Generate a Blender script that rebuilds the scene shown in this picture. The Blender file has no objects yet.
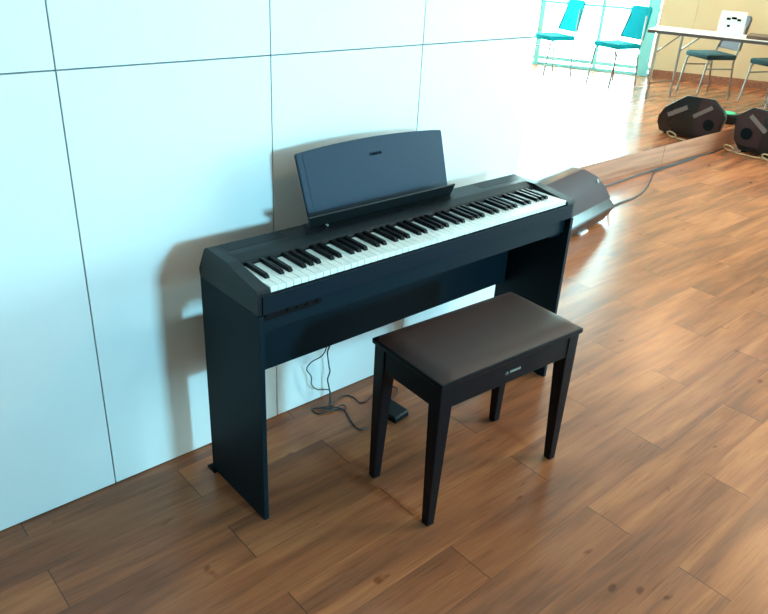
import bpy, bmesh, math, random
from mathutils import Vector, Matrix, Euler
random.seed(7)
C = bpy.context.scene.collection
PI = math.pi
MY = 1.438            # plane of the mirror

# ------------------------------------------------------------------ materials
def nodes(name):
    m = bpy.data.materials.new(name); m.use_nodes = True
    nt = m.node_tree; b = nt.nodes['Principled BSDF']
    return m, nt, b
def N(nt, t, **kw):
    n = nt.nodes.new(t)
    for k, v in kw.items(): setattr(n, k, v)
    return n
def math_n(nt, op, a, b=None):
    n = N(nt, 'ShaderNodeMath', operation=op)
    for i, v in enumerate((a, b)):
        if v is None: continue
        if isinstance(v, (int, float)): n.inputs[i].default_value = v
        else: nt.links.new(v, n.inputs[i])
    return n.outputs[0]
def mixc(nt, f, a, b, mode='MIX'):
    n = N(nt, 'ShaderNodeMix', data_type='RGBA', blend_type=mode)
    for i, v in ((0, f), (6, a), (7, b)):
        if isinstance(v, (int, float)): n.inputs[i].default_value = v
        elif isinstance(v, tuple): n.inputs[i].default_value = (*v, 1)
        else: nt.links.new(v, n.inputs[i])
    return n.outputs[2]
def ramp(nt, fac, stops):
    r = N(nt, 'ShaderNodeValToRGB'); e = r.color_ramp.elements
    while len(e) < len(stops): e.new(.5)
    for i, (p, c) in enumerate(stops): e[i].position = p; e[i].color = (*c, 1)
    nt.links.new(fac, r.inputs[0]); return r.outputs[0]

def simple(name, col, rough=.5, metal=0., spec=.5, bump=0., bscale=200., var=.06, coat=0.):
    m, nt, b = nodes(name)
    tc = N(nt, 'ShaderNodeTexCoord')
    nz = N(nt, 'ShaderNodeTexNoise'); nz.inputs['Scale'].default_value = bscale; nz.inputs['Detail'].default_value = 3
    nt.links.new(tc.outputs['Object'], nz.inputs['Vector'])
    c0 = tuple(max(0, v*(1-var)) for v in col); c1 = tuple(min(1, v*(1+var)) for v in col)
    nt.links.new(mixc(nt, nz.outputs['Fac'], c0, c1), b.inputs['Base Color'])
    b.inputs['Roughness'].default_value = rough; b.inputs['Metallic'].default_value = metal
    b.inputs['Specular IOR Level'].default_value = spec; b.inputs['Coat Weight'].default_value = coat
    if bump:
        bp = N(nt, 'ShaderNodeBump'); bp.inputs['Strength'].default_value = bump; bp.inputs['Distance'].default_value = .002
        nt.links.new(nz.outputs['Fac'], bp.inputs['Height']); nt.links.new(bp.outputs[0], b.inputs['Normal'])
    return m

def floor_mat():
    m, nt, b = nodes('laminate planks')
    tc = N(nt, 'ShaderNodeTexCoord'); sp = N(nt, 'ShaderNodeSeparateXYZ'); nt.links.new(tc.outputs['Object'], sp.inputs[0])
    X, Y = sp.outputs[0], sp.outputs[1]
    PW, PL = .155, .915
    yy = math_n(nt, 'DIVIDE', math_n(nt, 'SUBTRACT', math_n(nt, 'SUBTRACT', Y, math_n(nt, 'MULTIPLY', X, .014)), .045), PW)
    row = math_n(nt, 'FLOOR', yy); fy = math_n(nt, 'SUBTRACT', yy, row)
    par = math_n(nt, 'FLOORED_MODULO', row, 2.0)
    off = math_n(nt, 'MULTIPLY', par, .5)
    xx = math_n(nt, 'ADD', math_n(nt, 'DIVIDE', math_n(nt, 'SUBTRACT', X, .362), PL), off)
    colm = math_n(nt, 'FLOOR', xx); fx = math_n(nt, 'SUBTRACT', xx, colm)
    cv = N(nt, 'ShaderNodeCombineXYZ'); nt.links.new(row, cv.inputs[0]); nt.links.new(colm, cv.inputs[1])
    wn = N(nt, 'ShaderNodeTexWhiteNoise', noise_dimensions='3D'); nt.links.new(cv.outputs[0], wn.inputs['Vector'])
    rnd = wn.outputs['Value']
    def grain(sx, sy, det, seedmul, dist=0.):
        v = N(nt, 'ShaderNodeCombineXYZ')
        nt.links.new(math_n(nt, 'ADD', math_n(nt, 'MULTIPLY', X, sx), math_n(nt, 'MULTIPLY', rnd, seedmul)), v.inputs[0])
        nt.links.new(math_n(nt, 'MULTIPLY', Y, sy), v.inputs[1]); nt.links.new(math_n(nt, 'MULTIPLY', rnd, seedmul*.7), v.inputs[2])
        g = N(nt, 'ShaderNodeTexNoise'); g.inputs['Scale'].default_value = 1; g.inputs['Detail'].default_value = det
        g.inputs['Distortion'].default_value = dist
        nt.links.new(v.outputs[0], g.inputs['Vector']); return g.outputs['Fac']
    broad = grain(1.5, 11, 3, 40, .5); mid = grain(3.2, 44, 4, 71, .5); fine = grain(8, 230, 3, 13, .1)
    knots = grain(9, 17, 2, 97, 0.)
    c = ramp(nt, broad, [(.33, (.25, .089, .045)), (.5, (.365, .124, .055)), (.66, (.475, .170, .072))])
    c2 = ramp(nt, mid, [(.3, (.72, .68, .66)), (.52, (1, 1, 1)), (.72, (1.0, .98, .95))])
    c = mixc(nt, .6, c, c2, 'MULTIPLY')
    c3 = ramp(nt, fine, [(.3, (.55, .51, .49)), (.46, (.93, .92, .91)), (.62, (1, 1, 1))])
    c = mixc(nt, .55, c, c3, 'MULTIPLY')
    kn = ramp(nt, knots, [(.70, (1, 1, 1)), (.76, (.5, .42, .38))])
    c = mixc(nt, .9, c, kn, 'MULTIPLY')
    tone = ramp(nt, rnd, [(0, (.80, .78, .79)), (.5, (1, .97, .93)), (1, (1.0, 1.0, 1.0))])
    c = mixc(nt, 1., c, tone, 'MULTIPLY')
    # joints
    ex = math_n(nt, 'MULTIPLY', math_n(nt, 'MINIMUM', fx, math_n(nt, 'SUBTRACT', 1., fx)), PL)
    ey = math_n(nt, 'MULTIPLY', math_n(nt, 'MINIMUM', fy, math_n(nt, 'SUBTRACT', 1., fy)), PW)
    jx = math_n(nt, 'LESS_THAN', ex, .0016); jy = math_n(nt, 'LESS_THAN', ey, .0007)
    c = mixc(nt, math_n(nt, 'MULTIPLY', jx, .72), c, (.05, .03, .022))
    c = mixc(nt, math_n(nt, 'MULTIPLY', jy, .4), c, (.08, .045, .032))
    nt.links.new(c, b.inputs['Base Color'])
    b.inputs['Roughness'].default_value = .235; b.inputs['Specular IOR Level'].default_value = .33
    bp = N(nt, 'ShaderNodeBump'); bp.inputs['Strength'].default_value = .10; bp.inputs['Distance'].default_value = .0012
    h = math_n(nt, 'SUBTRACT', math_n(nt, 'ADD', math_n(nt, 'MULTIPLY', fine, .45), math_n(nt, 'MULTIPLY', mid, .2)), math_n(nt, 'MULTIPLY', math_n(nt, 'MAXIMUM', jx, jy), 1.))
    nt.links.new(h, bp.inputs['Height']); nt.links.new(bp.outputs[0], b.inputs['Normal'])
    return m

def board_mat():
    m, nt, b = nodes('reddish wood board')
    tc = N(nt, 'ShaderNodeTexCoord'); mp = N(nt, 'ShaderNodeMapping'); mp.inputs['Scale'].default_value = (1.5, 30, 40)
    nt.links.new(tc.outputs['Object'], mp.inputs[0])
    g = N(nt, 'ShaderNodeTexNoise'); g.inputs['Scale'].default_value = 1; g.inputs['Detail'].default_value = 4; nt.links.new(mp.outputs[0], g.inputs['Vector'])
    nt.links.new(ramp(nt, g.outputs['Fac'], [(.3, (.27, .11, .065)), (.7, (.46, .21, .125))]), b.inputs['Base Color'])
    b.inputs['Roughness'].default_value = .4
    return m

def emis(name, col, s):
    m = bpy.data.materials.new(name); m.use_nodes = True; nt = m.node_tree; nt.nodes.clear()
    e = N(nt, 'ShaderNodeEmission'); e.inputs[0].default_value = (*col, 1); e.inputs[1].default_value = s
    o = N(nt, 'ShaderNodeOutputMaterial'); nt.links.new(e.outputs[0], o.inputs[0]); return m

def backlit_fabric(name, col, col_t):
    m, nt, b = nodes(name)
    b.inputs['Base Color'].default_value = (*col, 1); b.inputs['Roughness'].default_value = .8
    t = N(nt, 'ShaderNodeBsdfTranslucent'); t.inputs[0].default_value = (*col_t, 1)
    mx = N(nt, 'ShaderNodeMixShader'); mx.inputs[0].default_value = .6
    nt.links.new(b.outputs[0], mx.inputs[1]); nt.links.new(t.outputs[0], mx.inputs[2])
    nt.links.new(mx.outputs[0], nt.nodes['Material Output'].inputs[0]); return m

M = dict(
 floor=floor_mat(), board=board_mat(),
 wall=simple('white wall panel', (.80, .80, .79), .55, bump=.05, bscale=6, var=.03),
 seam=simple('panel joint', (.10, .12, .125), .8),
 cream=simple('cream painted wall', (.82, .66, .42), .7, bscale=3, var=.05),
 ceil=simple('ceiling paint', (.75, .73, .68), .8, bscale=3),
 black=simple('black satin shell', (.008, .011, .013), .42, spec=.22, bump=.03, bscale=900),
 panel=simple('black laminated board', (.003, .011, .017), .5, spec=.10, bump=.05, bscale=500),
 slip=simple('black grained front', (.005, .011, .018), .5, spec=.08, bump=.05, bscale=900),
 rest=simple('grey black plastic', (.022, .037, .060), .5, spec=.15, bump=.02, bscale=900),
 wkey=simple('ivory white plastic', (.80, .79, .74), .28, var=.02),
 bkey=simple('matt black plastic', (.004, .004, .005), .4, spec=.15),
 logo=simple('printed silver lettering', (.30, .28, .25), .5),
 darklogo=simple('printed dark lettering', (.002, .003, .004), .8, spec=.02),
 leather=simple('black vinyl upholstery', (.048, .024, .021), .45, spec=.22, bump=.12, bscale=260),  # brown in the base stands in for a warm room reflection on black
 legs=simple('black lacquered wood', (.004, .004, .006), .4, spec=.15, bump=.02, bscale=60),
 cable=simple('black rubber cable', (.02, .022, .025), .5),
 beige=simple('beige rope cord', (.55, .45, .28), .7),
 spk=simple('black textured cabinet', (.006, .010, .014), .28, spec=.6, bump=.06, bscale=700),
 grille=simple('dark speaker grille', (.060, .040, .044), .5, spec=.1, bump=.12, bscale=900),
 strip=simple('grey grip strip', (.20, .19, .19), .5),
 dim=simple('grey painted wall', (.42, .38, .33), .8),
 white=simple('pale label', (.75, .80, .82), .5),
 rubber=simple('black rubber', (.004, .004, .004), .8, spec=.08),
 chrome=simple('brushed steel tube', (.34, .31, .28), .35, metal=.8),
 dgreen=simple('dark green fabric', (.012, .05, .055), .8, bump=.2, bscale=300),
 maroon=simple('dark brown vinyl', (.09, .055, .06), .6),
 teal=backlit_fabric('turquoise backlight fabric', (.0, .36, .39), (.0, .46, .50)),  # backlight glare from the doors is put into this translucent turquoise
 frame=simple('metal tinted by cyan glow', (.30, .84, .88), .45),  # aluminium, with the cyan window glow painted into its colour
 table=simple('white laminate top', (.80, .78, .74), .35),
 edge=simple('grey table edge', (.09, .085, .095), .5),
 brown=simple('dark brown board', (.13, .075, .05), .5),
 green=simple('green plastic label', (.05, .55, .25), .5),
 pane=emis('bright daylight pane', (.55, .95, 1.0), 26.0),
 lamp=emis('warm lamp diffuser', (1.0, .60, .31), 35.0),
)
def mirror_mat():
    m, nt, b = nodes('silvered mirror glass')
    b.inputs['Base Color'].default_value = (.93, .95, .94, 1); b.inputs['Metallic'].default_value = 1; b.inputs['Roughness'].default_value = .0
    return m
M['mirror'] = mirror_mat()

# ------------------------------------------------------------------ mesh helpers
def box(bm, a, b, bev=0, rot=None, at=None):
    """box between corners a and b"""
    a, b = Vector(a), Vector(b); c = (a+b)/2; d = b-a
    t = bmesh.new(); bmesh.ops.create_cube(t, size=1)
    for v in t.verts: v.co = Vector((v.co.x*d.x, v.co.y*d.y, v.co.z*d.z))
    if bev: bmesh.ops.bevel(t, geom=list(t.edges), offset=bev, segments=2, profile=.6, affect='EDGES')
    for v in t.verts:
        co = v.co + c
        if rot: co = rot @ (co - Vector(at or (0,0,0))) + Vector(at or (0,0,0))
        v.co = co
    join(bm, t)
def join(bm, t):
    me = bpy.data.meshes.new('t'); t.to_mesh(me); t.free(); bm.from_mesh(me); bpy.data.meshes.remove(me)
def prism(bm, prof, x0, x1, bev=0, axis='X', xs0=None, xs1=None):
    """profile of (y, z) points extruded along x; xs0, xs1 give the ends point by point"""
    t = bmesh.new(); n = len(prof)
    A = [t.verts.new(((xs0[i] if xs0 else x0), p[0], p[1])) for i, p in enumerate(prof)]
    B = [t.verts.new(((xs1[i] if xs1 else x1), p[0], p[1])) for i, p in enumerate(prof)]
    t.faces.new(A); t.faces.new(B[::-1])
    for i in range(n): t.faces.new((A[i], B[i], B[(i+1) % n], A[(i+1) % n]))
    bmesh.ops.recalc_face_normals(t, faces=list(t.faces))
    if bev: bmesh.ops.bevel(t, geom=list(t.edges), offset=bev, segments=2, profile=.6, affect='EDGES')
    join(bm, t)
def spline(pts, k=8):
    P = [Vector(p) for p in pts]; Q = [P[0]*2-P[1]] + P + [P[-1]*2-P[-2]]; out = []
    for i in range(1, len(Q)-2):
        a, b, c, d = Q[i-1:i+3]
        for j in range(k):
            s = j/k
            out.append(.5*((2*b) + (c-a)*s + (2*a-5*b+4*c-d)*s*s + (3*b-a-3*c+d)*s**3))
    out.append(P[-1]); return out
def tube(bm, pts, r, seg=8, smooth=True, r1=None):
    P = spline(pts) if smooth and len(pts) > 2 else [Vector(p) for p in pts]
    t = bmesh.new(); rings = []; n = len(P); up = Vector((0, 0, 1))
    tan0 = (P[1]-P[0]).normalized()
    u = tan0.cross(up if abs(tan0.z) < .9 else Vector((1, 0, 0))).normalized()
    for i, p in enumerate(P):
        tn = (P[min(i+1, n-1)] - P[max(i-1, 0)]).normalized()
        u = (u - tn*u.dot(tn)).normalized(); w = tn.cross(u)
        rr = r if r1 is None else r + (r1-r)*i/(n-1)
        rings.append([t.verts.new(p + (u*math.cos(2*PI*k/seg) + w*math.sin(2*PI*k/seg))*rr) for k in range(seg)])
    for a, b in zip(rings, rings[1:]):
        for k in range(seg): t.faces.new((a[k], a[(k+1) % seg], b[(k+1) % seg], b[k]))
    t.faces.new(rings[0][::-1]); t.faces.new(rings[-1])
    bmesh.ops.recalc_face_normals(t, faces=list(t.faces)); join(bm, t)
def cyl(bm, c, r, h, seg=24, bev=0, r2=None):
    t = bmesh.new(); bmesh.ops.create_cone(t, cap_ends=True, segments=seg, radius1=r, radius2=r2 or r, depth=h)
    if bev: bmesh.ops.bevel(t, geom=[e for e in t.edges if abs(e.verts[0].co.z-e.verts[1].co.z) < 1e-6], offset=bev, segments=2, affect='EDGES')
    for v in t.verts: v.co += Vector(c)
    join(bm, t)
def BM(): return bmesh.new()
def obj(name, bm, mat, parent=None, loc=None, smooth=False):
    me = bpy.data.meshes.new(name); bm.to_mesh(me); bm.free()
    mats = mat if isinstance(mat, (list, tuple)) else [mat]
    for m_ in mats: me.materials.append(m_)
    if smooth:
        for p in me.polygons: p.use_smooth = True
        me.set_sharp_from_angle(angle=math.radians(35))
    o = bpy.data.objects.new(name, me); C.objects.link(o)
    if parent: o.parent = parent
    if loc: o.location = loc
    return o
def thing(name, label, cat, loc=(0, 0, 0), rz=0, group=None):
    o = bpy.data.objects.new(name, None); C.objects.link(o); o.empty_display_size = .05
    o.location = loc; o.rotation_euler = (0, 0, rz); o['label'] = label; o['category'] = cat
    if group: o['group'] = group
    return o
def tag(o, label, cat, group=None):
    o['label'] = label; o['category'] = cat
    if group: o['group'] = group
    return o
def struct(name, bm, mat, parent=None):
    o = obj(name, bm, mat, parent)
    if not parent: o['kind'] = 'structure'
    return o
def dup(root, label=None, loc=None, rz=None, group=None):
    r = root.copy(); C.objects.link(r)
    if loc: r.location = loc
    if rz is not None: r.rotation_euler = (0, 0, rz)
    if label: r['label'] = label
    if group: r['group'] = group
    for ch in list(root.children):
        c = ch.copy(); C.objects.link(c); c.parent = r
        for g in ch.children:
            d = g.copy(); C.objects.link(d); d.parent = c
    return r
def lettering(name, text, size, mat, parent, mtx, width=None, bold=0.):
    cu = bpy.data.curves.new(name, 'FONT'); cu.body = text; cu.size = size; cu.extrude = .0004; cu.offset = bold
    cu.align_x = 'CENTER'; cu.align_y = 'CENTER'
    to = bpy.data.objects.new('tmp', cu); C.objects.link(to)
    bpy.context.view_layer.update()
    me = bpy.data.meshes.new_from_object(to.evaluated_get(bpy.context.evaluated_depsgraph_get()))
    bpy.data.objects.remove(to)
    me.name = name; me.materials.clear(); me.materials.append(mat)
    if width:
        w = max(v.co.x for v in me.vertices) - min(v.co.x for v in me.vertices)
        for v in me.vertices: v.co.x *= width/w
    me.transform(mtx)
    o = bpy.data.objects.new(name, me); C.objects.link(o); o.parent = parent; return o

# ------------------------------------------------------------------ the room
WY = .410                       # face of the panelled wall
WA, WB = Vector((7.836, -2.379)), Vector((9.185, .299))     # foot of the slanting far wall
wd = (WB-WA).normalized(); wn_ = Vector((wd.y, -wd.x))      # along it, and outwards
def wall_pt(s, off=0): p = WA + wd*s + wn_*off; return p
s_back = (-6.2-WA.y)/wd.y; s_front = (1.75-WA.y)/wd.y
b = BM(); box(b, (-4.2, -6.4, -.12), (11, 1.8, 0)); struct('floor', b, M['floor'])
b = BM(); box(b, (-4.2, -6.4, 3.3), (11, 1.8, 3.4)); struct('ceiling', b, M['ceil'])
# panelled wall: separate sheets on a dark backing
b = BM(); box(b, (-4.2, WY+.012, 0), (1.493, WY+.07, 3.3)); struct('wall_front', b, M['seam'])
b = BM()
xs = [1.505]
while xs[-1] > -4.2: xs.append(xs[-1]-.5925)
zs = [.002, 1.234, 2.466, 3.3]
wp = C
g = .0018
for i in range(len(xs)-1):
    for j in range(3):
        box(b, (xs[i+1]+g, WY, zs[j]+g), (xs[i]-g, WY+.012, zs[j+1]-g), .0012)
struct('wall_panelling', b, M['wall'])
b = BM(); box(b, (1.493, WY+.012, 0), (1.505, MY+.1, 3.3)); struct('wall_return', b, M['wall'])
b = BM(); box(b, (1.505, MY+.012, 0), (10.6, MY+.1, 3.3)); struct('wall_mirror_side', b, M['wall'])
b = BM()
for x0, x1 in ((1.505, 4.66), (4.664, 7.6), (7.604, 9.75)):
    box(b, (x0, MY-.004, 0), (x1, MY+.012, .155), .002)
struct('baseboard_mirror_side', b, M['board'])
b = BM(); box(b, (-4.2, -6.4, 0), (-4.1, WY+.07, 3.3)); struct('wall_left', b, M['dim'])
# rear wall with a window opening
KX, KZ, KW, KH = 1.26, 1.98, .34, .42
b = BM(); Y0, Y1 = -6.3, -6.2
box(b, (-4.2, Y0, 0), (KX-KW, Y1, 3.3)); box(b, (KX+KW, Y0, 0), (7.0, Y1, 3.3))
box(b, (KX-KW, Y0, 0), (KX+KW, Y1, KZ-KH)); box(b, (KX-KW, Y0, KZ+KH), (KX+KW, Y1, 3.3)); struct('wall_rear', b, M['dim'])
b = BM()
for s in (-1, 1): box(b, (KX+s*KW-.02, Y0, KZ-KH), (KX+s*KW+.02, Y1+.02, KZ+KH))
for s in (-1, 1): box(b, (KX-KW, Y0, KZ+s*KH-.02), (KX+KW, Y1+.02, KZ+s*KH+.02))
struct('window_2', b, M['frame'])
# slanting far wall with glass doors
ang = math.atan2(wd.y, wd.x)
def wall_box(bm, s0, s1, z0, z1, o0=0, o1=.1, bev=0):
    t = BM(); box(t, (s0, -o1, z0), (s1, -o0, z1), bev)
    mt = Matrix.Translation((WA.x, WA.y, 0)) @ Matrix.Rotation(ang, 4, 'Z')
    t.transform(mt); join(bm, t)
DS0, DS1, DZ = -2.3, 1.52, 3.15  # glowing glass extended out of view to add cyan light and floor glare
b = BM(); wall_box(b, s_back-.3, DS0, 0, 3.3); wall_box(b, DS1, s_front+.2, 0, 3.3); wall_box(b, DS0, DS1, DZ, 3.3); struct('wall_right', b, M['cream'])
b = BM()
for s, w in ((-2.27, .04), (-1.45, .03), (-.72, .03), (0., .035), (.80, .022), (1.43, .075)): wall_box(b, s-w, s+w, 0, DZ, .0, .06)
for z0, z1 in ((0, .035), (.075, .12), (.80, .83), (2.2, 2.24), (DZ-.06, DZ)): wall_box(b, DS0, DS1, z0, z1, .005, .055)
win = struct('window_1', b, M['frame'])
b = BM(); wall_box(b, DS0, DS1, .0, DZ, .06, .065); struct('pane', b, M['pane'], win)
b = BM(); wall_box(b, DS1, s_front+.1, 0, .10, -.012, 0); struct('baseboard_right', b, M['board'])

# mirror sheets above the board
for x0, x1, lb in ((1.507, 4.6825, 'large frameless wall mirror sheet left of the joint, nearest the white panelled wall'),
                   (4.6855, 7.6, 'large frameless wall mirror sheet right of the joint, behind the far wedge speaker'),
                   (7.604, 9.7, 'large frameless wall mirror sheet in the corner by the cream wall')):
    b = BM(); box(b, (x0, MY, .157), (x1, MY+.010, 2.6))
    tag(obj('wall_mirror', b, M['mirror']), lb, 'mirror', 'mirror sheets along the recessed wall')

# ------------------------------------------------------------------ digital piano
L = 1.326
pn = thing('digital_piano', 'slim black 88-key digital piano with music rest standing on its black stand', 'piano', (L/2, .145, .617))
inv = Matrix.Translation((-L/2, -.145, -.617))
def pobj(name, bm, mat, parent=pn, smooth=False):
    bm.transform(inv); return obj(name, bm, mat, parent, smooth=smooth)
b = BM(); box(b, (.021, .014, .617), (L-.021, .288, .681), .002); pobj('lower_case', b, M['panel'])
b = BM(); box(b, (.014, -.004, .677), (L-.014, .0035, .7285), .0015); pobj('key_slip', b, M['slip'])
endp = [(.0, .677), (.0, .738), (.004, .743), (.120, .759), (.155, .766), (.278, .766), (.288, .760), (.297, .725), (.300, .700), (.296, .677)]
in_ = [0, .001, .003, .006, .010, .014, .013, .006, 0, 0]
for x0, x1 in ((0, .0415), (L-.0445, L)):
    lo_ = x0 == 0
    b = BM(); prism(b, endp, x0, x1, .0006, xs0=in_ if lo_ else None, xs1=None if lo_ else [L-v for v in in_]); pobj('end_block', b, M['black'])
topp = [(.158, .700), (.155, .750), (.158, .7545), (.164, .7575), (.196, .7655), (.204, .766), (.278, .766), (.288, .760), (.297, .725), (.300, .700), (.296, .682), (.158, .682)]
b = BM(); prism(b, topp, .0417, L-.0447, .0012)
pobj('top_panel', b, M['black'])
for x0, x1 in ((.052, .245), (L-.245, L-.052)):
    b = BM(); box(b, (x0, .226, .766), (x1, .274, .7668), .0003)
    pobj('speaker_grille', b, M['bkey'])
b = BM(); box(b, (.0457, .010, .690), (L-.0457, .154, .700)); pobj('key_bed', b, M['bkey'])
# buttons and small print marks on the panel
for x in (.30, .355, .41, .60, .655, .71, .765, .82):
    b = BM(); box(b, (x, .2065, .7662), (x+.022, .2135, .7685), .0008); pobj('button', b, M['bkey'])
b = BM(); cyl(b, (.392, .232, .7685), .006, .004, 16, .001); pobj('power_button', b, M['strip'])
# keys
KX0, KWD = .0435, (1.2805-.0435)/52
for i in range(52):
    x = KX0 + i*KWD
    b = BM(); box(b, (x+.0008, .0055, .7305), (x+KWD-.0008, .1545, .7455), .0012)
    pobj('white_key', b, M['wkey'])
for i in range(51):
    if i % 7 in (0, 2, 3, 5, 6):
        nudge = {0: 0, 2: -.0014, 3: .0014, 5: -.0018, 6: 0}[i % 7]
        x = KX0 + (i+1)*KWD + nudge
        b = BM(); t = BM()
        pr = [(.054, .7456), (.058, .7535), (.064, .7565), (.1550, .7575), (.1550, .7456)]
        prism(b, pr, x-.0052, x+.0052, .0010, xs0=[x-.0070, x-.0062, x-.0058, x-.0058, x-.0070], xs1=[x+.0070, x+.0062, x+.0058, x+.0058, x+.0070])
        pobj('black_key', b, M['bkey'])
# headphone sockets under the left front
b = BM(); box(b, (.022, .008, .652), (.205, .0145, .6755), .001); pobj('socket_strip', b, M['bkey'])
for x, r in ((.030, .007), (.098, .0065), (.128, .004), (.160, .004), (.197, .008)):
    b = BM(); t = BM(); cyl(t, (0, 0, 0), r, .004, 16); t.transform(Matrix.Translation((x, .007, .664)) @ Matrix.Rotation(PI/2, 4, 'X')); join(b, t)
    pobj('socket', b, M['rubber'])
# music rest
def rest_outline(n=18):
    pts = []
    xl0, xr0, xl1, xr1, h = .345, .929, .3255, .9185, .211
    pts += [(xl0, 0), (xr0, 0), (xr1, h-.006)]
    pts.append((xr1-.004, h-.001))
    for k in range(1, n):
        s = k/n; pts.append((xr1-.006 + (xl1-xr1+.012)*s, h + .013*(1-(2*s-1)**2)))
    pts.append((xl1+.004, h-.001)); pts.append((xl1, h-.006))
    return pts
RT = math.atan2(.05, .205)
def rest_mtx(): return Matrix.Translation((0, .249, .773)) @ Matrix.Rotation(-RT, 4, 'X')
def plate(pts, th, bev, y0=0.):
    t = BM(); A = [t.verts.new((p[0], y0, p[1])) for p in pts]; f = t.faces.new(A)
    r = bmesh.ops.extrude_face_region(t, geom=[f]); bmesh.ops.translate(t, vec=(0, th, 0), verts=[v for v in r['geom'] if isinstance(v, bmesh.types.BMVert)])
    bmesh.ops.recalc_face_normals(t, faces=list(t.faces))
    if bev: bmesh.ops.bevel(t, geom=list(t.edges), offset=bev, segments=2, affect='EDGES')
    return t
t = plate(rest_outline(), .010, .0015); t.transform(rest_mtx()); rest = pobj('music_rest', t, M['rest'])
cx = .63
ins = [(cx + (x-cx)*.925, .012 + z*.905) for x, z in rest_outline()]
t = plate(ins, .001, 0, -.0008); t.transform(rest_mtx()); o = pobj('raised_panel', t, M['rest'], rest)
b = BM(); prism(b, [(.252, .7665), (.243, .7665), (.234, .776), (.204, .8135), (.206, .817), (.240, .785), (.252, .785)], .307, .938, .0007, xs0=[.345, .345, .335, .306, .306, .335, .345], xs1=[.93, .93, .93, .911, .911, .93, .93])
pobj('rest_ledge', b, M['black'], rest)
b = BM(); box(b, (.335, .244, .766), (.940, .274, .7695), .001); pobj('rest_foot', b, M['black'], rest)
lm = inv @ rest_mtx() @ Matrix.Translation((.622, -.0012, .172)) @ Matrix.Rotation(PI/2, 4, 'X')
lo = lettering('logo', 'YAMAHA', .014, M['darklogo'], rest, lm, .052, .0002)
lo['label'] = 'small dark YAMAHA lettering'

# stand
st = thing('piano_stand', 'black wooden stand with two flat side panels under the digital piano', 'stand', (L/2, .145, 0))
inv2 = Matrix.Translation((-L/2, -.145, 0))
def sobj(name, bm, mat, parent=st): bm.transform(inv2); return obj(name, bm, mat, parent)
for x0 in (-.001, L-.016):
    b = BM(); box(b, (x0, -.007, .003), (x0+.015, .294, .6768), .0005); sp_ = sobj('side_panel', b, M['panel'])
    b = BM(); box(b, (x0-.010, .270, 0), (x0+.030, .314, .005), .001); sobj('foot', b, M['rubber'], sp_)
    b = BM(); box(b, (x0+.002, .012, 0), (x0+.013, .03, .0031)); sobj('glide', b, M['rubber'], sp_)
b = BM(); box(b, (.0145, .250, .328), (L-.0165, .265, .530), .001); sobj('back_board', b, M['panel'])
for x0, x1 in ((.0145, .075), (L-.075, L-.0165)):
    b = BM(); box(b, (x0, .03, .600), (x1, .270, .6165), .001); sobj('support_bracket', b, M['panel'])

# ------------------------------------------------------------------ bench
BA = math.radians(-3.0)
bx, by = .655, -.1912
bn = thing('piano_bench', 'black wooden piano bench with padded vinyl seat in front of the digital piano', 'bench', (bx, by, 0), BA)
HW, HD = .2935, .1535
b = BM(); box(b, (-HW, -HD, .487), (HW, HD, .504), .004); obj('seat_board', b, M['legs'], bn)
t = BM(); nx, ny = 28, 16
vs = {}
for i in range(nx+1):
    for j in range(ny+1):
        u, v = i/nx*2-1, j/ny*2-1
        e = min(1, (1-abs(u))*HW/.045); f = min(1, (1-abs(v))*HD/.045)
        k = (math.sin(e*PI/2))**.6 * (math.sin(f*PI/2))**.6 if e > 0 and f > 0 else 0
        vs[i, j] = t.verts.new((u*(HW-.003), v*(HD-.003), .503 + .019*k))
for i in range(nx):
    for j in range(ny): t.faces.new((vs[i, j], vs[i+1, j], vs[i+1, j+1], vs[i, j+1]))
bv = [e for e in t.edges if e.is_boundary]
r = bmesh.ops.extrude_edge_only(t, edges=bv)
for v in [g_ for g_ in r['geom'] if isinstance(g_, bmesh.types.BMVert)]: v.co.z = .500
obj('seat_pad', t, M['leather'], bn, smooth=True)
AH0, AH1 = .411, .487
b = BM(); box(b, (-.2455, -HD+.010, AH0), (.2455, -HD+.028, AH1), .001); ap = obj('apron', b, M['legs'], bn)
lettering('logo', 'YAMAHA', .012, M['logo'], ap, Matrix.Translation((.008, -HD+.0095, .446)) @ Matrix.Rotation(PI/2, 4, 'X'), .048, .0003)['label'] = 'small silver YAMAHA lettering'
t = BM()
for k in range(3):
    a = PI/2 + k*2*PI/3
    box(t, (-.0008, 0, .0015), (.0008, .0006, .0072), 0, Matrix.Rotation(a-PI/2, 3, 'Y'), (0, 0, 0))
for k in range(24):
    a0, a1 = 2*PI*k/24, 2*PI*(k+1)/24
    q = [t.verts.new((math.sin(a)*rr, 0, math.cos(a)*rr)) for a, rr in ((a0, .0075), (a1, .0075), (a1, .0064), (a0, .0064))]; t.faces.new(q)
t.transform(Matrix.Translation((-.027, -HD+.0093, .446)) @ Matrix.Scale(.75, 4)); obj('emblem', t, M['logo'], ap)
b = BM(); box(b, (-.2455, HD-.028, AH0), (.2455, HD-.010, AH1), .001); obj('apron', b, M['legs'], bn)
for s in (-1, 1):
    b = BM(); x = s*(HW-.019); box(b, (min(x-.009, x+.009), -.10, AH0), (max(x-.009, x+.009), .10, AH1), .001); obj('apron', b, M['legs'], bn)
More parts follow.
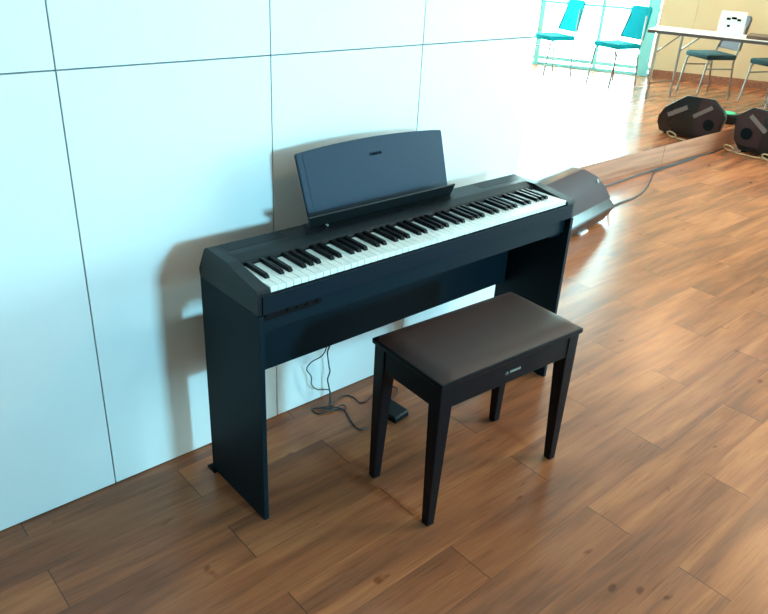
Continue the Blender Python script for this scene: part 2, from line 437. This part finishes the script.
for sx in (-1, 1):
    for sy in (-1, 1):
        b = BM(); t = BM()
        x1, y1 = sx*(HW-.006), sy*(HD-.007)      # outer corner at the top
        xo, yo = sx*(HW-.0065), sy*(HD-.0095)      # outer corner at the floor
        wt, wb = .046, .027
        pts = []
        for z, xc, yc, w in ((0, xo, yo, wb), (.40, x1, y1, wt), (.487, x1, y1, wt)):
            pts.append([t.verts.new((xc - sx*a*w, yc - sy*c_*w, z)) for a, c_ in ((0, 0), (1, 0), (1, 1), (0, 1))])
        for A, B in zip(pts, pts[1:]):
            for k in range(4): t.faces.new((A[k], A[(k+1) % 4], B[(k+1) % 4], B[k]))
        t.faces.new(pts[0]); t.faces.new(pts[-1][::-1]); bmesh.ops.recalc_face_normals(t, faces=list(t.faces))
        bmesh.ops.bevel(t, geom=list(t.edges), offset=.0015, segments=2, affect='EDGES'); join(b, t)
        obj('leg', b, M['legs'], bn)

# ------------------------------------------------------------------ pedal and cords behind the bench
pd = thing('sustain_pedal', 'small black foot switch pedal on the floor behind the bench', 'pedal', (.655, .176, 0), math.radians(8))
pd.scale = (1.08, 1.08, 1.08)
b = BM(); box(b, (-.034, -.05, 0), (.034, .05, .012), .003); obj('pedal_base', b, M['rubber'], pd)
b = BM(); prism(b, [(-.049, .0125), (-.049, .020), (-.044, .024), (.04, .031), (.048, .028), (.048, .0125)], -.033, .033, .002); obj('pedal_plate', b, M['black'], pd)
zf = .0032
b = BM(); tube(b, [(.495, .268, .328), (.501, .33, .285), (.505, .36, .235), (.512, .372, .205), (.524, .378, .150), (.528, .378, .125), (.519, .378, .095), (.523, .374, .06), (.520, .36, .02), (.503, .335, zf), (.494, .322, zf+.004), (.470, .345, zf+.004), (.446, .368, zf), (.437, .352, zf), (.447, .326, zf), (.49, .315, zf+.005), (.535, .318, zf+.005), (.545, .304, zf+.004), (.53, .296, zf), (.46, .345, zf+.009), (.50, .325, zf+.009), (.530, .292, zf), (.520, .255, zf), (.508, .222, zf), (.500, .185, zf), (.507, .163, zf), (.527, .158, zf)], .0027)
tag(obj('power_cord', b, M['cable'], smooth=True), 'black power cord hanging below the piano and looping on the floor by the wall', 'cord')
b = BM(); tube(b, [(.488, .268, .330), (.49, .34, .275), (.503, .375, .222), (.492, .385, .198), (.450, .385, .190), (.430, .385, .168), (.450, .385, .130), (.452, .385, .095), (.478, .383, .065), (.528, .378, .045), (.52, .365, .018), (.50, .34, .010), (.545, .355, .006), (.592, .365, zf), (.61, .335, zf), (.607, .295, zf), (.63, .287, zf), (.665, .300, zf), (.72, .315, zf), (.765, .306, zf), (.782, .298, zf), (.772, .27, zf), (.72, .240, zf), (.668, .245, .008), (.652, .232, .014)], .0022)
tag(obj('pedal_cord', b, M['cable'], smooth=True), 'thin black cord curving across the floor to the foot switch pedal', 'cord')

# ------------------------------------------------------------------ wedge speakers
def wedge(name, label, prof, xs0, xs1, loc, rz=0):
    """prof: (y, z) profile going round; front faces -y"""
    t = thing(name, label, 'speaker', loc, rz); b = BM()
    prism(b, prof, 0, 1, .016, xs0=xs0, xs1=xs1); obj('cabinet', b, M['spk'], t, smooth=True); return t
# near one: local frame at its front lower edge
sx0, sy0 = 2.75, .837
prof = [(.025, .012), (.0, .092), (.030, .148), (.046, .225), (.070, .308), (.125, .360), (.175, .378), (.33, .37), (.43, .25), (.45, .10), (.41, .012)]
ex1 = [.355, .440, .400, .335, .235, .145, .095, .09, .24, .33, .35]
ex0 = [-.62+.1*abs(.36-e)/.3 for e in ex1]
w1 = wedge('wedge_speaker', 'large black floor monitor speaker with curved cabinet behind the right end of the piano', prof, ex0, ex1, (sx0, sy0, 0), math.radians(9.5))
# curved grille skin, just proud of the cabinet front
t = BM(); rows = []
for (y, z), e1, e0 in list(zip(prof, ex1, ex0))[2:6]:
    rows.append((y-.007, z+.005, e0+.02, e1-.012))
grid = [[t.verts.new((x0_+(x1_-x0_)*k/14, y, z)) for k in range(15)] for y, z, x0_, x1_ in rows]
for A, B in zip(grid, grid[1:]):
    for k in range(14): t.faces.new((A[k], A[k+1], B[k+1], B[k]))
r = bmesh.ops.extrude_face_region(t, geom=list(t.faces)); bmesh.ops.translate(t, vec=(0, .006, -.004), verts=[v for v in r['geom'] if isinstance(v, bmesh.types.BMVert)])
bmesh.ops.recalc_face_normals(t, faces=list(t.faces)); obj('grille', t, M['grille'], w1, smooth=True)
b = BM(); cyl(b, (0, 0, 0), .014, .004, 20, .001); b.transform(Matrix.Translation((.215, .052, .290)) @ Euler((math.radians(64), 0, 0)).to_matrix().to_4x4()); obj('badge', b, M['strip'], w1)
b = BM(); box(b, (.02, .016, .0), (.12, .05, .0125), .002); obj('foot', b, M['white'], w1)['label'] = 'foot strip coloured pale for the floor gleam under the cabinet'  # pale colour paints the gleam of the floor below the cabinet
for x, y in ((-.5, .06), (-.5, .36), (.18, .36)): b = BM(); box(b, (x, y, 0), (x+.1, y+.04, .0125), .002); obj('foot', b, M['rubber'], w1)

# far one, its end panel towards the camera
prof2 = [(.04, .012), (.0, .09), (.0, .15), (.05, .24), (.24, .375), (.50, .385), (.615, .30), (.63, .24), (.60, .09), (.54, .012)]
n2 = len(prof2)
w2 = wedge('wedge_speaker', 'small black octagonal floor monitor speaker with a grey grip strip against the mirror board', prof2, [.0]*n2, [.34]*n2, (5.70, .765, 0), 0)
for v in w2.children[0].data.vertices:
    if v.co.x > .17: v.co.y = .25 + (v.co.y-.25)*.66; v.co.z = .012 + (v.co.z-.012)*.72
b = BM(); prism(b, [(.375, .055), (.375, .365), (.49, .365), (.595, .29), (.608, .24), (.585, .10), (.55, .055)], -.005, .004, .002); obj('grille', b, M['grille'], w2)
b = BM(); t = BM(); cyl(t, (0, 0, 0), .05, .006, 24, .001); t.transform(Matrix.Translation((-.006, .50, .16)) @ Matrix.Rotation(PI/2, 4, 'Y')); join(b, t); obj('horn', b, M['panel'], w2)
def strip(p0, p1, w, mat, nm='grip_strip'):
    a, c_ = Vector((p0[0], p0[1])), Vector((p1[0], p1[1])); d = (c_-a).normalized(); nn = Vector((-d.y, d.x))*w/2
    q = [a+nn, c_+nn, c_-nn, a-nn]
    b = BM(); prism(b, [(v.x, v.y) for v in q], -.012, .002, .002); obj(nm, b, mat, w2)
strip((.50, .315), (.345, .205), .035, M['strip'])
strip((.10, .175), (.27, .275), .04, M['strip'])
for x in (.03, .20):
    for y in (.07, .48): b = BM(); box(b, (x, y, 0), (x+.05, y+.04, .0125), .002); obj('foot', b, M['rubber'], w2)
# cables and cord loops beside the far speaker
zc = .006
b = BM(); tube(b, [(2.95, 1.34, zc), (3.3, 1.36, zc), (3.784, 1.345, zc), (4.12, 1.365, zc), (4.395, 1.373, zc), (4.75, 1.385, zc), (5.10, 1.40, zc), (5.40, 1.39, zc), (5.60, 1.405, zc), (5.68, 1.41, zc)], .007)
tag(obj('speaker_cable', b, M['cable'], smooth=True), 'dark cable lying along the mirror board between the two wedge speakers', 'cable')
b = BM(); tube(b, [(3.225, .955, .06), (3.28, 1.005, zc), (3.461, 1.066, zc), (3.72, 1.08, zc), (3.941, 1.139, zc), (4.18, 1.24, zc), (4.40, 1.335, zc), (4.70, 1.365, zc), (5.1, 1.375, zc)], .006)
tag(obj('speaker_cable', b, M['cable'], smooth=True), 'dark cable bending over the bright floor from the near wedge speaker', 'cable')
b = BM()
ring = lambda x, y, r: [(x-.02+.03*math.cos(a), y+r*math.sin(a), .036-.028*math.cos(a)) for a in [k*PI/5 for k in range(11)]]
tube(b, ring(5.60, 1.335, .042) + [(5.59, 1.24, .009), (5.59, 1.12, .009)] + ring(5.60, 1.0, .042), .006)
tag(obj('rope_cord', b, M['beige'], smooth=True), 'beige cord looped on the floor in front of the far wedge speaker', 'cord')
rd = thing('round_floor_light', 'black round device with green label seen in the mirror beside the far wedge speaker', 'device', (6.78, .93, 0))
b = BM(); cyl(b, (0, 0, .045), .13, .09, 32, .015); obj('body', b, M['black'], rd)
b = BM(); cyl(b, (0, 0, .092), .075, .004, 24, .001); obj('green_cap', b, M['green'], rd)

# ------------------------------------------------------------------ furniture seen in the mirror
def make_chair(label, seatm, backm, tall=True, group=None):
    r = thing('stacking_chair', label, 'chair', group=group)     # faces local -Y
    b = BM(); box(b, (-.20, -.20, .43), (.20, .20, .49), .022); obj('seat', b, seatm, r, smooth=True)
    zt = .90; yt = .30
    pts = [(-.185, 0), (.185, 0), (.16, .36), (.13, .385), (-.13, .385), (-.16, .36)]
    t = plate(pts, .028, .008); t.transform(Matrix.Translation((0, .215, .53)) @ Matrix.Rotation(-.22, 4, 'X')); obj('backrest', t, backm, r, smooth=True)
    for s in (-1, 1):
        b = BM(); tube(b, [(s*.19, -.22, 0), (s*.185, -.17, .40), (s*.183, -.14, .43)], .011, smooth=False); obj('leg', b, M['chrome'], r)
        b = BM(); tube(b, [(s*.19, .23, 0), (s*.185, .18, .40), (s*.18, .21, .52), (s*.13, .27, .80)], .011, smooth=False); obj('leg', b, M['chrome'], r)
        b = BM(); tube(b, [(s*.188, -.19, .33), (s*.188, .19, .33)], .008, smooth=False); obj('stretcher', b, M['chrome'], r)
    return r
def real(vx, vy): return (vx, 2*MY - vy, 0)
G = 'stacking chairs seen in the mirror'
fz = lambda fx, fy: math.atan2(fx, -fy)      # turns local -Y to (fx, fy)
ch = make_chair('stacking chair coloured turquoise for its backlight glare before the glass doors, left one in the mirror', M['teal'], M['teal'], group=G)
ch.location = real(7.35, 4.66); ch.rotation_euler = (0, 0, fz(-.97, -.25))
dup(ch, 'stacking chair coloured turquoise for its backlight glare before the glass doors, nearer the folding table', real(7.56, 3.84), fz(-.98, -.20), G)
cg = make_chair('dark green stacking chair behind the folding table, under the white bag', M['dgreen'], M['maroon'], group=G)
cg.location = real(7.95, 2.83); cg.rotation_euler = (0, 0, fz(-.9, -.42))
dup(cg, 'dark green stacking chair behind the folding table, at the edge of the mirror view', real(8.15, 2.15), fz(-.95, -.3), G)

tb = thing('folding_table', 'narrow white folding table with grey edge and steel legs seen in the mirror', 'table', real(7.02, 3.16))
ld, dd = Vector((.30, .954, 0)), Vector((.954, -.30, 0))     # real-space length and depth
def tp(s, d, z): v = ld*s + dd*d; return (v.x, v.y, z)
def slab(z0, z1, s0, s1, d0, d1, bev=.003):
    t = BM(); box(t, (s0, d0, z0), (s1, d1, z1), bev)
    mt = Matrix(((ld.x, dd.x, 0, 0), (ld.y, dd.y, 0, 0), (0, 0, 1, 0), (0, 0, 0, 1))); t.transform(mt)
    bmesh.ops.recalc_face_normals(t, faces=list(t.faces)); return t
obj('table_top', slab(.735, .742, 0, 1.8, 0, .50), M['table'], tb); obj('edge_band', slab(.705, .7348, .002, 1.798, .002, .498), M['edge'], tb)
for s in (.12, 1.68):
    for d in (.06, .44):
        k = .0 if s < 1 else 0
        s2 = s + (.18 if (d > .4 and s < 1) else 0)
        b = BM(); tube(b, [tp(s2, d, 0), tp(s2, d, .70)], .014, smooth=False); obj('leg', b, M['chrome'], tb)
        e = 1 if s < 1 else -1
        b = BM(); tube(b, [tp(s2, d, .50), tp(s2+e*.22, d, .70)], .008, smooth=False); obj('brace', b, M['chrome'], tb)
b = BM(); tube(b, [tp(.12, .06, .17), tp(.30, .44, .17)], .009, smooth=False); obj('crossbar', b, M['chrome'], tb)
b = BM(); tube(b, [tp(1.68, .06, .17), tp(1.68, .44, .17)], .009, smooth=False); obj('crossbar', b, M['chrome'], tb)
def on_table(s, d): v = Vector(real(7.02, 3.16)) + ld*s + dd*d; return v
p = on_table(.80, .30)
bg = thing('paper_bag', 'white bag with dark print standing on the folding table seen in the mirror', 'bag', (p.x, p.y, .742), math.atan2(ld.y, ld.x))
t = BM(); prism(t, [(-.05, 0), (.05, 0), (.035, .16), (.01, .235), (-.01, .235), (-.035, .16)], -.13, .13, .006); obj('bag_body', t, M['white'], bg)
b = BM()
for k, (x, z, w) in enumerate(((-.06, .15, .04), (-.01, .16, .05), (.05, .145, .035), (-.04, .08, .03))):
    t = BM(); box(t, (x, .0, z), (x+w, .004, z+.022), .001); t.transform(Matrix.Translation((0, .034+(.16-z)*.09, 0))); join(b, t)
obj('print', b, M['darklogo'], bg)
p = on_table(1.32, .22)
bo = obj('wooden_tray', (lambda t: (box(t, (-.32, -.16, 0), (.32, .16, .035), .006), t)[1])(BM()), M['brown'], loc=(p.x, p.y, .7425)); bo.rotation_euler = (0, 0, math.atan2(ld.y, ld.x))
tag(bo, 'dark brown flat board lying on the far end of the folding table', 'board')

# ------------------------------------------------------------------ lamps and daylight
G = 'square ceiling lamps'
for x, y, lb in ((3.2, -1.7, 'in front of the piano wall'), (5.2, -.3, 'near the far wedge speaker'), (7.6, .4, 'over the folding table')):
    lt = thing('ceiling_lamp', 'square white ceiling lamp with warm diffuser '+lb, 'lamp', (x, y, 3.24), 0, G)
    b = BM(); box(b, (-.31, -.31, .0), (.31, .31, .06), .004); obj('housing', b, M['white'], lt)
    b = BM(); box(b, (-.28, -.28, -.012), (.28, .28, -.001), .002); obj('diffuser', b, M['lamp'], lt)
ar = bpy.data.lights.new('daylight', 'AREA'); ar.shape = 'RECTANGLE'; ar.size = 2*KW; ar.size_y = 2*KH; ar.energy = 78; ar.color = (.29, .78, 1.0); ar.spread = math.radians(68)
ao = bpy.data.objects.new('daylight_through_rear_window', ar); C.objects.link(ao); ao.location = (KX, Y0-.02, KZ); ao.rotation_euler = (Vector((.30, WY, 1.35)) - Vector(ao.location)).to_track_quat('-Z', 'Y').to_euler()
w = bpy.data.worlds.new('World'); bpy.context.scene.world = w; w.use_nodes = True
w.node_tree.nodes['Background'].inputs[0].default_value = (.55, .8, .9, 1); w.node_tree.nodes['Background'].inputs[1].default_value = .6

# ------------------------------------------------------------------ camera
cam = bpy.data.cameras.new('camera'); co = bpy.data.objects.new('camera', cam); C.objects.link(co)
F = Vector((0.60111624, 0.65731483, -0.45452886)); R = Vector((0.75423613, -0.65463669, 0.05078045)); U = Vector((0.26417253, 0.37334705, 0.88928334))
mt = Matrix((R, U, -F)).transposed().to_4x4(); mt.translation = Vector((-0.87491168, -1.42789308, 1.5645572))
co.matrix_world = mt; cam.sensor_fit = 'HORIZONTAL'; cam.sensor_width = 36; cam.lens = 737.9625/768*36; cam.clip_start = .05
S = bpy.context.scene; S.camera = co
S.view_settings.view_transform = 'Standard'; S.view_settings.look = 'None'; S.view_settings.exposure = 0; S.view_settings.gamma = 1; S.view_settings.use_curve_mapping = False
S.cycles.max_bounces = 10; S.cycles.glossy_bounces = 6; S.cycles.sample_clamp_indirect = 8
